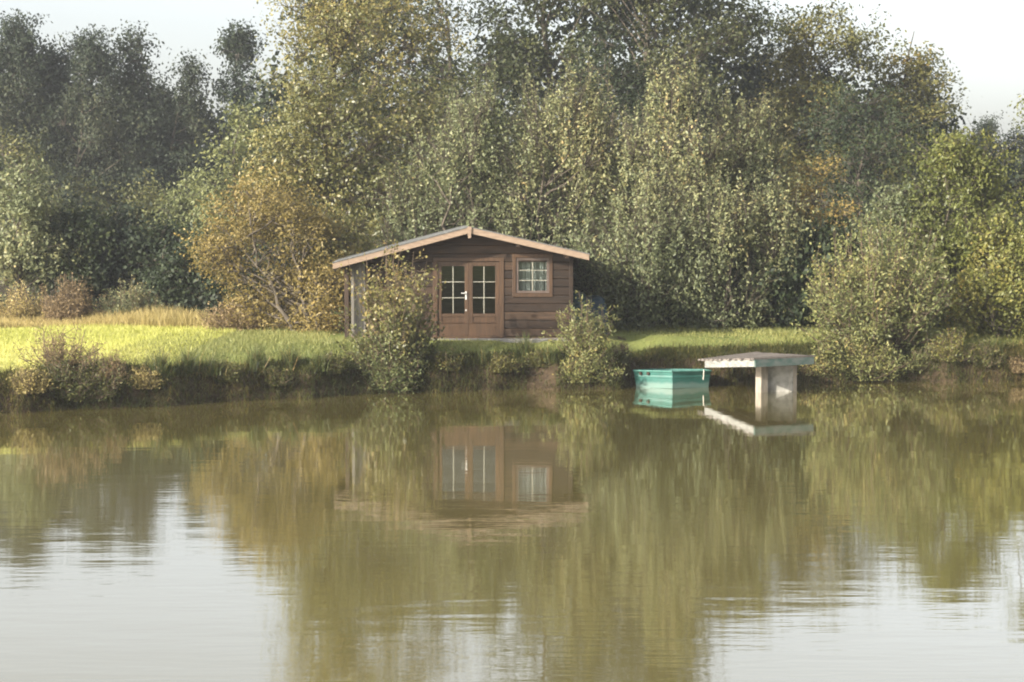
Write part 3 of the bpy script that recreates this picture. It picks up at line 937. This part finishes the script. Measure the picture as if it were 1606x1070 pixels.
# two dark grab handles on the lit side
for f in (.62, .82):
    q = PLAN[0] + (PLAN[4] - PLAN[0]) * f
    o = box('grab_handle', (-.035, .035, -.03, .005, .31, .375), M['soffit'], boat, .004)
    o.location = (q[0] * .985 + .0, q[1] * .985 - .0, 0); o.rotation_euler = (0, 0, math.atan2(.62, -.84) + math.pi)
# mooring line over the bow corner
q = PLAN[1] * .80
P_ = np.array([[(q[0] + .01, q[1] - .03, .43), (q[0] + .008, q[1] - .035, .38), (q[0] + .004, q[1] - .022, .30), (q[0], q[1] - .012, .20)]])
vv, qq = tubes(P_, np.full((1, 4), .012), 6)
link('mooring_rope', qmesh('mooring_rope', vv, qq), M['rope'], boat)

# ------------------------------------------------------------------ trees and shrubs
G_FAR = 'dark wood beyond the field on the left'
CONE = [(0,.6),(.2,1),(.5,.75),(.8,.35),(1,.04)]
TALL = [(0,.45),(.2,.85),(.45,1),(.7,.85),(.88,.5),(1,.12)]
ROUND = [(0,.6),(.25,1),(.55,.95),(.8,.7),(.94,.42),(1,.15)]
VASE = [(0,.45),(.3,.8),(.6,1),(.8,.9),(.93,.65),(1,.3)]
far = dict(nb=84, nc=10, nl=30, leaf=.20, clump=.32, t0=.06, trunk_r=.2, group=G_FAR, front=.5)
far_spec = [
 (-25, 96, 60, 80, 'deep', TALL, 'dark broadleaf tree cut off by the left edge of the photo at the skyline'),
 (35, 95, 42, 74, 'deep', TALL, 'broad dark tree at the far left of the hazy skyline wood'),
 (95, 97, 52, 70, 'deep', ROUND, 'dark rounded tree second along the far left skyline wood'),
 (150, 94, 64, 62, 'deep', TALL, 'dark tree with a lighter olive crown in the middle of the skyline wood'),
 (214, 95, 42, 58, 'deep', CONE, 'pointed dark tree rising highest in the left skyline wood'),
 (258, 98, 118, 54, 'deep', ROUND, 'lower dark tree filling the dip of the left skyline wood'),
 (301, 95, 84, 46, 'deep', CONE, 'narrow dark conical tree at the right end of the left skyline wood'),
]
protos = {}
for i, (px, D, top, hw, mt, pf, lab) in enumerate(far_spec):
    key = (mt, id(pf))
    if key not in protos:
        protos[key] = (tree('woodland_tree', lab, px, D, top, hw, mt, 100 + i, pf, **far), size_of(px, D, top, hw))
    else:
        copy_tree(protos[key][0], lab, px, D, top, hw, protos[key][1], G_FAR)
far_round = protos[('deep', id(ROUND))]
tree('birch_tree', 'slim feathery birch standing against the white sky left of the golden tree', 378, 96, 52, 46, 'deep', 121, [(0,.8),(.3,1),(.6,.8),(.85,.5),(1,.1)],
     nb=120, nc=8, nl=20, spread=.3, leaf=.20, clump=.22, clen=.6, caxis='down', t0=.08, trunk_r=.13, bark='pale_bark', gaps=.1)
tree('hazy_tree', 'grey green tree below the birch beside the golden tree', 372, 74, 175, 78, 'grey', 122, ROUND, nb=44, nc=9, nl=26, leaf=.17, clump=.28, t0=.05)
tree('hazy_tree', 'small brownish tree at the left edge under the skyline wood', 8, 82, 195, 62, 'olive', 123, ROUND, nb=34, nc=9, nl=24, leaf=.18, clump=.3, t0=.04)
tree('scrub_tree', 'olive scrub thicket in the gap below the skyline wood', 185, 84, 258, 75, 'olive', 124, ROUND, nb=40, nc=9, nl=24, leaf=.18, clump=.3, t0=.02, stems=3)
tree('scrub_tree', 'dull green scrub thicket between the olive thicket and the birch', 285, 82, 280, 66, 'grey', 125, ROUND, nb=36, nc=9, nl=24, leaf=.18, clump=.3, t0=.02, stems=3)
tree('scrub_tree', 'low dark scrub behind the light green shrub on the left', 105, 84, 285, 66, 'deep', 126, ROUND, nb=36, nc=9, nl=24, leaf=.18, clump=.3, t0=.02, stems=3)
tree('leafy_shrub', 'light green leafy shrub at the left edge of the field', 28, 57, 262, 72, 'sallow', 130, VASE, nb=46, nc=10, nl=28, leaf=.14, clump=.2, clen=.5, caxis='up', t0=.06, stems=3, cat='shrub', trunk_r=.1)
tree('leafy_shrub', 'dark green shrub in the left hedge right of the light green one', 128, 57.5, 335, 62, 'dark', 131, ROUND, nb=40, nc=10, nl=26, leaf=.15, clump=.24, t0=.02, stems=3, cat='shrub', trunk_r=.1)
tree('leafy_shrub', 'dark bluish shrub in the middle of the left hedge', 200, 58.5, 338, 62, 'deep', 132, ROUND, nb=40, nc=10, nl=26, leaf=.15, clump=.24, t0=.02, stems=3, cat='shrub', trunk_r=.1)
tree('leafy_shrub', 'shaded dark shrub just left of the orange tree', 272, 57, 352, 62, 'dark', 133, ROUND, nb=44, nc=10, nl=26, leaf=.15, clump=.24, t0=.02, stems=3, cat='shrub', trunk_r=.1)
tree('leafy_shrub', 'shaded dark shrub behind the orange tree', 345, 55.5, 370, 66, 'dark', 134, ROUND, nb=40, nc=10, nl=26, leaf=.15, clump=.24, t0=.02, stems=3, cat='shrub', trunk_r=.1)

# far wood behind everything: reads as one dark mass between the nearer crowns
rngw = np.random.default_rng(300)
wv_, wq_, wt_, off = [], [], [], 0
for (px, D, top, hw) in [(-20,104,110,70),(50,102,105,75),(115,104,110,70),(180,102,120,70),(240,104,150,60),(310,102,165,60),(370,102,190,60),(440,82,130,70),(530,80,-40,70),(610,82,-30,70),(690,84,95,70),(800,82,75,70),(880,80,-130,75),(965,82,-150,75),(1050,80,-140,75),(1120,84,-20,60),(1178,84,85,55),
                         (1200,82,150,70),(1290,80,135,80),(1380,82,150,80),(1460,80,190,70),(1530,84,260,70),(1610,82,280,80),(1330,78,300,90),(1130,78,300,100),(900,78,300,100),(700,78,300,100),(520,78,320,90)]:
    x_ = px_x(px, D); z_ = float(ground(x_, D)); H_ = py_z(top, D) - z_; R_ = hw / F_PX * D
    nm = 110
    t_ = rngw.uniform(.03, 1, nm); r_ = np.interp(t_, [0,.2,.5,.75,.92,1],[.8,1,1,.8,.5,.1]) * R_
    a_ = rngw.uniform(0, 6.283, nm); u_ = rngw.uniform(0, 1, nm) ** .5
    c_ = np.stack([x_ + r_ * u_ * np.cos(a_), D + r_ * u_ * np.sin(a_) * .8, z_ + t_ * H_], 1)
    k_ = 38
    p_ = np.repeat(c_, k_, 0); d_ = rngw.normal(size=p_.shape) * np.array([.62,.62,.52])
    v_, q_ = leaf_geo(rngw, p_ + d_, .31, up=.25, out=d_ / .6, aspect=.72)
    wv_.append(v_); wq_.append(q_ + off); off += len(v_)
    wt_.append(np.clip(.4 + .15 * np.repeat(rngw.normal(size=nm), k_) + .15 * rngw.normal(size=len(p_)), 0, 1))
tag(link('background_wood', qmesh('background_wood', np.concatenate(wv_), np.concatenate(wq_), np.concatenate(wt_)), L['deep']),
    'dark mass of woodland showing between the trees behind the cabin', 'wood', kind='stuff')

# the tall trees in the middle
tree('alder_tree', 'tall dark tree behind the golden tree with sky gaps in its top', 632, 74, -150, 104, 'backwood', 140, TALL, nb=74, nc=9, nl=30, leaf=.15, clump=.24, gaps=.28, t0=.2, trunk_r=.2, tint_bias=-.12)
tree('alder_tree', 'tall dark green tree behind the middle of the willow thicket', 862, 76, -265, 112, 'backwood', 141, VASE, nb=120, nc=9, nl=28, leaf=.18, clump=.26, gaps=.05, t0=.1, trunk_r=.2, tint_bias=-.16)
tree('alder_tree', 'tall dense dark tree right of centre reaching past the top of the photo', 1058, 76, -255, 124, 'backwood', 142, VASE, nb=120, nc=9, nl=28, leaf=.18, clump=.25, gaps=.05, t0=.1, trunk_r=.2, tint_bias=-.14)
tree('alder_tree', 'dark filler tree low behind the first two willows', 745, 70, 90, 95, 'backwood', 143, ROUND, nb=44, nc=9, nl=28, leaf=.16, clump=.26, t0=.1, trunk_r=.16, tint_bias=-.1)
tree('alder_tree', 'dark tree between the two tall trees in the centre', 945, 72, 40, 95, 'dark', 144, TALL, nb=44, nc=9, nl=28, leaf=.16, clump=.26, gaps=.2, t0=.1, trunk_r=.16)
tree('golden_tree', 'large golden leaved tree with glinting foliage behind the cabin', 548, 54.5, -115, 146, 'gold', 150, [(0,.55),(.2,.9),(.45,1),(.65,.97),(.82,.85),(.93,.65),(1,.3)],
     nb=150, nc=9, nl=32, leaf=.115, clump=.2, gaps=.14, t0=.12, trunk_r=.19, base_px=572)
tree('orange_tree', 'spreading orange brown autumn tree left of the cabin', 425, 47.8, 292, 122, 'orange', 151, [(0,.55),(.25,.95),(.5,1),(.75,.8),(.92,.5),(1,.2)],
     nb=112, nc=8, nl=28, leaf=.088, clump=.18, gaps=.12, t0=.02, flat=.5, spread=.17, front=.35, trunk_r=.11, base_px=470, stems=3)
tree('golden_shrub', 'yellowing shrub between the orange tree and the cabin', 535, 49.3, 335, 66, 'gold', 152, ROUND, nb=52, nc=9, nl=26, leaf=.095, clump=.18, t0=.04, stems=3, cat='shrub', trunk_r=.07)

# willows behind the cabin
wil = dict(nc=9, nl=33, leaf=.10, clump=.09, clen=1.25, caxis='up', stems=4, trunk_r=.13, t0=.1, flat=1.2, spikes=20, gaps=.5, spread=.16, aspect=.5, front=.3, group='sallow willows behind the cabin', tip_tint=.2)
for i, (px, D, top, hw, nb, lab) in enumerate([
 (655, 51.5, 232, 56, 56, 'small sallow willow just behind the left half of the cabin roof'),
 (745, 51, 168, 86, 92, 'sallow willow with yellow tips right above the cabin ridge'),
 (868, 50.8, 150, 84, 96, 'sallow willow with tall spiky shoots above the right end of the cabin roof'),
 (965, 52, 160, 80, 84, 'sallow willow in the middle of the thicket right of the cabin'),
 (1058, 50, 150, 92, 100, 'largest sallow willow with brown tips above the boat'),
 (1160, 51, 196, 78, 84, 'grey green sallow willow above the jetty'),
 (1235, 49.5, 300, 66, 60, 'low sallow willow next to the right bank bush'),
 (1010, 48.9, 330, 92, 70, 'low leafy sallow willow hanging over the lawn behind the boat'),
 (1130, 48.7, 340, 80, 64, 'low leafy sallow willow hanging over the lawn behind the jetty')]):
    tree('sallow_willow', lab, px, D, top, hw, 'sallow', (160, 1161, 162, 163, 164, 165, 166, 167, 168)[i], [(0,.7),(.2,1),(.5,1),(.74,.92),(.9,.68),(1,.3)], nb=nb, cat='willow', **wil)
tree('copper_shrub', 'copper leaved small tree in front of the right hand alder', 1270, 51.5, 255, 52, 'orange', 171, ROUND, nb=30, nc=8, nl=22, leaf=.10, clump=.16, t0=.45, stems=2, tint_bias=-.1, cat='tree', trunk_r=.08)
for i, (px, D, top, hw, lab) in enumerate([(905, 51, 400, 75, 'dark evergreen undergrowth right behind the cabin corner'), (1010, 50.5, 405, 80, 'dark undergrowth under the willows behind the boat'),
    (1110, 50.5, 400, 80, 'dark undergrowth under the willows behind the jetty'), (1205, 49.5, 400, 80, 'dark undergrowth left of the right bank bush'), (1310, 49.8, 360, 90, 'dark undergrowth behind the right bank bush'), (790, 52.5, 330, 90, 'dark undergrowth hidden behind the cabin roof')]):
    if i < 2:
        ug = (tree('undergrowth_bush', lab, px, D, top, hw, 'dark', 180 + i, ROUND, nb=40, nc=9, nl=26, leaf=.14, clump=.22, t0=.0, stems=3, cat='undergrowth', trunk_r=.07, group='undergrowth below the willows'), size_of(px, D, top, hw))
    else:
        copy_tree(ug[0], lab, px, D, top, hw, ug[1], 'undergrowth below the willows')

# right side
tree('alder_tree', 'alder with an open pointed crown on the right skyline', 1275, 78, 2, 100, 'olive', 190, [(0,.8),(.3,1),(.55,.95),(.75,.8),(.9,.6),(1,.15)], nb=110, nc=9, nl=32, leaf=.17, clump=.24, gaps=.1, t0=.12, trunk_r=.17, tint_bias=.12)
tree('alder_tree', 'alder with a thin side spire sticking out at the right skyline', 1420, 80, 22, 105, 'olive', 191, [(0,.9),(.35,1),(.6,.92),(.72,.55),(.82,.28),(1,.1)], nb=96, nc=9, nl=30, leaf=.17, clump=.24, gaps=.1, t0=.1, trunk_r=.17, tilt=.02, tint_bias=.06)
tree('alder_tree', 'hazy green tree in the gap left of the open crowned alder', 1175, 88, 62, 78, 'olive', 192, ROUND, nb=50, nc=9, nl=26, leaf=.17, clump=.27, t0=.1)
tree('alder_tree', 'dense dark alder filling behind the right hand shrubs', 1350, 72, 150, 120, 'dark', 193, ROUND, nb=70, nc=9, nl=28, leaf=.15, clump=.24, t0=.08)
tree('alder_tree', 'dense dark alder at the right end of the skyline slope', 1452, 76, 185, 88, 'olive', 194, ROUND, nb=56, nc=9, nl=28, leaf=.14, clump=.22, t0=.08, tint_bias=-.15)
copy_tree(far_round[0], 'small far tree in the skyline notch near the right edge', 1548, 95, 172, 34, far_round[1])
copy_tree(far_round[0], 'small far tree beyond the yellow green shrubs at the right edge', 1610, 96, 190, 60, far_round[1])
yl = dict(nc=9, nl=30, leaf=.105, clump=.15, clen=.45, caxis='up', stems=4, trunk_r=.1, t0=.03, gaps=.14, cat='shrub', group='yellow green shrubs at the right edge')
tree('hawthorn_shrub', 'bright yellow green shrub at the right edge', 1498, 48.6, 222, 105, 'bright', 200, ROUND, nb=110, **yl)
tree('hawthorn_shrub', 'tall green shrub cut by the right edge of the photo', 1600, 50, 162, 84, 'bright', 201, VASE, nb=115, **yl)
tree('hawthorn_shrub', 'green shrub between the right bank bush and the yellow green shrub', 1415, 49, 290, 62, 'sallow', 202, ROUND, nb=60, **yl)
tree('hawthorn_shrub', 'low leafy shrub overhanging the bank at the right edge', 1575, 46.9, 350, 75, 'bright', 203, ROUND, nb=70, **yl)

# bushes on the bank
shrub('willow_bush', 'big olive willow bush on the bank right of the jetty', 1372, 45.6, 342, 118, 'grey', 210, ns=210, nl=110, leaf=.095, rad=.085, aspect=.5, base_r=.5, t0=.2, cat='bush', depth=.85, tint_bias=.0)
shrub('willow_bush', 'low leafy bush spilling over the waterline right of the jetty', 1345, 44.75, 512, 84, 'grey', 211, ns=130, nl=70, leaf=.085, rad=.09, base_r=.6, t0=.02, arch=.1, depth=.5, z_off=-.28)
shrub('bank_shrub', 'yellowing shrub with glinting leaves in front of the cabin doors', 624, 42.5, 396, 84, 'gold', 212, ns=100, nl=66, leaf=.092, rad=.09, base_r=.25, t0=.28, depth=.8, aspect=.6, tint_bias=-.05)
shrub('bank_shrub', 'low grey green bush at the water under the yellowing shrub', 604, 42.05, 500, 66, 'grey', 213, ns=120, nl=70, leaf=.075, rad=.08, base_r=.3, t0=.1, arch=.15, depth=.5, aspect=.5, z_off=-.25)
shrub('bank_shrub', 'grey green willow bush on the bank right of the cabin', 918, 43.3, 468, 58, 'grey', 214, ns=64, nl=64, leaf=.085, rad=.05, base_r=.2, t0=.2, depth=.7)
shrub('bank_shrub', 'low trailing bush at the waterline below the grey green willow bush', 918, 42.85, 548, 50, 'grey', 215, ns=50, nl=60, leaf=.075, rad=.07, base_r=.3, t0=.1, arch=.1, depth=.4)
shrub('bank_shrub', 'thin brownish bush on the bank near the left edge', 95, 38.9, 505, 70, 'rust', 216, ns=60, nl=45, leaf=.055, rad=.06, base_r=.3, t0=.35, depth=.6)
shrub('bank_shrub', 'low tangled green bush at the waterline near the left edge', 110, 38.45, 560, 90, 'olive', 217, ns=110, nl=60, leaf=.06, rad=.07, base_r=.5, t0=.1, arch=.1, depth=.4)
for i, (px, d, h, hwm, mt, lab) in enumerate([
 (172, .45, .62, .34, 'rust', 'brown dock clump on the bank just right of the thin brownish bush'), (222, .3, .5, .36, 'straw', 'pale straw clump low on the left bank'),
 (350, .35, .42, .4, 'olive', 'low green weed clump on the bank under the orange tree'), (430, .25, .5, .4, 'bankgrass', 'dark weed clump hanging to the water left of the yellowing shrub'),
 (520, .4, .45, .38, 'olive', 'olive weed clump right beside the low grey green bush'), (700, .35, .48, .4, 'bankgrass', 'dark weed clump on the bank right of the yellowing shrub'),
 (780, .3, .42, .42, 'olive', 'olive weed clump on the bank under the double doors'), (845, .35, .45, .36, 'olive', 'dull weed clump at the bank below the cabin window'),
 (1490, .35, .75, .6, 'bright', 'leafy green weeds on the bank right of the big willow bush'), (1545, .25, .6, .5, 'olive', 'olive weeds on the right bank near the reddish weeds'),
 (1592, .15, .38, .35, 'rust', 'reddish weeds at the waterline by the right edge'), (1450, .2, .6, .5, 'grey', 'grey green weeds trailing into the water right of the big willow bush'),
 (40, .3, .55, .42, 'straw', 'straw coloured weeds at the left edge of the bank')]):
    x = px_x(px, 38)
    for _ in range(4): x = px_x(px, float(shore(x)) + d)
    y = float(shore(x)) + d
    tp = HORIZON - (float(ground(x, y)) + h - EYE) * F_PX / y
    shrub('weed_plant', lab, px, y, tp, hwm * F_PX / y, mt, 240 + i, ns=46, nl=46, leaf=.06, rad=.05, base_r=.2, t0=.1, arch=.08, depth=.6, cat='weeds', group='weed clumps along the bank')
# scrub at the edge of the field
shrub('field_shrub', 'reddish brown feathery bush at the edge of the bright field', 108, 51.6, 432, 52, 'rust', 220, ns=130, nl=60, leaf=.075, rad=.05, base_r=.8, side=.35, t0=.15, depth=.7)
shrub('field_shrub', 'green broom bush beside the reddish bush at the field edge', 205, 52, 440, 60, 'sallow', 221, ns=130, nl=60, leaf=.075, rad=.045, base_r=.9, side=.35, t0=.1, depth=.7)
shrub('field_shrub', 'pale scrubby bush at the left end of the field edge', 32, 52, 446, 52, 'straw', 222, ns=100, nl=55, leaf=.075, rad=.05, side=.35, base_r=.6, t0=.1, depth=.7, tint_bias=.1)
shrub('field_shrub', 'dusty brown bush at the foot of the orange tree', 372, 48.6, 470, 62, 'rust', 223, ns=90, nl=55, leaf=.09, rad=.08, base_r=.6, t0=.1, depth=.7)
shrub('field_shrub', 'brown undergrowth between the orange tree trunk and the cabin', 500, 48.2, 462, 55, 'rust', 224, ns=90, nl=55, leaf=.09, rad=.08, base_r=.6, t0=.1, depth=.7, tint_bias=.1)

# ------------------------------------------------------------------ grass
rng = np.random.default_rng(77)
def scatter(n_, x0, x1, d0, d1, power=1.0):
    x = rng.uniform(x0, x1, n_); d = d0 + (d1 - d0) * rng.uniform(0, 1, n_) ** power
    y = shore(x) + d
    return np.stack([x, y, ground(x, y)], 1)
gwv = Wave(np.random.default_rng(8), .7, 8)
def in_cabin(P):
    return (np.abs(P[:, 0] + 1.2) < 3.2) & (P[:, 1] > 44.55) & (P[:, 1] < 49)
P = scatter(70000, -8.6, 16, .4, 8.5, 1.1); P = P[~in_cabin(P)]
V, Qd = short_blades(rng, P, rng.uniform(.02, .08, len(P)) * np.clip(1 + .7 * gwv(P * 1.4), .3, 2.2), .009)
t_ = np.clip(.48 + .2 * gwv(P) + .15 * rng.normal(size=len(P)), 0, 1)
tag(link('lawn_grass', qmesh('lawn_grass', V, Qd, t_), L['grass']), 'short green lawn grass around the cabin', 'grass', kind='stuff')
x = -7.0 - 13 * rng.uniform(0, 1, 42000); y = shore(x) + .5 + rng.uniform(0, 1, len(x)) * 13
P = np.stack([x, y, ground(x, y)], 1)
V, Qd = short_blades(rng, P, rng.uniform(.04, .11, len(P)), .009)
t_ = np.clip(.45 + .2 * gwv(P) + .18 * rng.normal(size=len(P)), 0, 1)
tag(link('field_grass', qmesh('field_grass', V, Qd, t_), L['field']), 'short sunlit yellow green field grass on the left', 'grass', kind='stuff')
P = scatter(33000, -14, 17, -.06, .95, 1.0)
P = P[(gwv(P * np.array([2.2, 1, 1])) > -.55) | (rng.uniform(0, 1, len(P)) < .25)]
hq = rng.uniform(.12, .40, len(P)) * (.75 + .35 * gwv(P * 1.3))
sl = np.clip((P[:, 1] - shore(P[:, 0])) / .5, 0, 1)
V, Qd = blades(rng, P, np.maximum(hq, .1), .007, .45, .8, bias=(-.0, -.28))
t_ = np.repeat(np.clip(.42 + .22 * gwv(P * 1.7) + .18 * rng.normal(size=len(P)), 0, 1), 2)
tag(link('bank_grass', qmesh('bank_grass', V, Qd, t_), L['bankgrass']), 'long dark tangled grass hanging over the pond bank', 'grass', kind='stuff')
x = rng.uniform(-15, -5.6, 20000); y = rng.uniform(49.6, 52.6, len(x)) + .4 * np.sin(x)
P = np.stack([x, y, ground(x, y)], 1)
V, Qd = short_blades(rng, P, rng.uniform(.15, .5, len(P)) * (.75 + .5 * gwv(P * 1.6)), .010, .35)
t_ = np.clip(.5 + .25 * gwv(P) + .2 * rng.normal(size=len(P)), 0, 1)
tag(link('dry_grass', qmesh('dry_grass', V, Qd, t_), L['straw']), 'pale dry tall grass along the far edge of the field', 'grass', kind='stuff')

# rush tufts on the bank top
for i, (px, d, h, lab) in enumerate([
 (250, .55, .50, 'dark rush tuft on the bank nearest the left bush'), (292, .7, .42, 'small dark rush tuft between the left bush and the tallest tufts'),
 (330, .5, .36, 'short rush tuft left of the middle of the left bank'), (402, .6, .50, 'dark rush tuft on the left bank below the orange tree'),
 (455, .6, .45, 'dark rush tuft left of the yellowing shrub'), (500, .5, .34, 'short rush tuft close to the yellowing shrub'),
 (760, .55, .30, 'short rush tuft on the bank in front of the doors'), (826, .7, .46, 'upright dark rush tuft on the bank below the cabin window'),
 (862, .5, .32, 'short rush tuft next to the grey green willow bush'), (1560, .5, .40, 'dark rush tuft on the bank at the right edge')]):
    x = px_x(px, 38)
    for _ in range(4): x = px_x(px, float(shore(x)) + d)
    y = float(shore(x)) + d
    n_ = 260
    rr = np.abs(rng.normal(size=n_)) * .12; aa = rng.uniform(0, 6.283, n_)
    P = np.stack([rr * np.cos(aa), rr * np.sin(aa), np.full(n_, -.03)], 1)
    V, Qd = blades(rng, P, rng.uniform(.55, 1.25, n_) * h * 1.2, .007, .26, .5)
    o = link('rush_tuft', qmesh('rush_tuft', V, Qd, np.repeat(np.clip(rng.normal(.4, .25, n_), 0, 1), 2)), L['rush'], None, (x, y, float(ground(x, y))))
    tag(o, lab, 'rushes', 'rush tufts along the bank')

# ------------------------------------------------------------------ haze
m = bpy.data.materials.new('haze'); m.use_nodes = True
n = m.node_tree; n.nodes.clear()
out = n.nodes.new('ShaderNodeOutputMaterial'); pv = n.nodes.new('ShaderNodeVolumePrincipled')
pv.inputs['Density'].default_value = .00055
pv.inputs['Color'].default_value = (.92, .95, 1, 1)
pv.inputs['Anisotropy'].default_value = .2
n.links.new(pv.outputs[0], out.inputs['Volume'])
V, F = box_vf(-330, 330, -90, 350, -3, 19)
tag(link('haze', pmesh('haze', V, F), m), 'thin milky haze over the pond and trees', 'haze', kind='stuff')
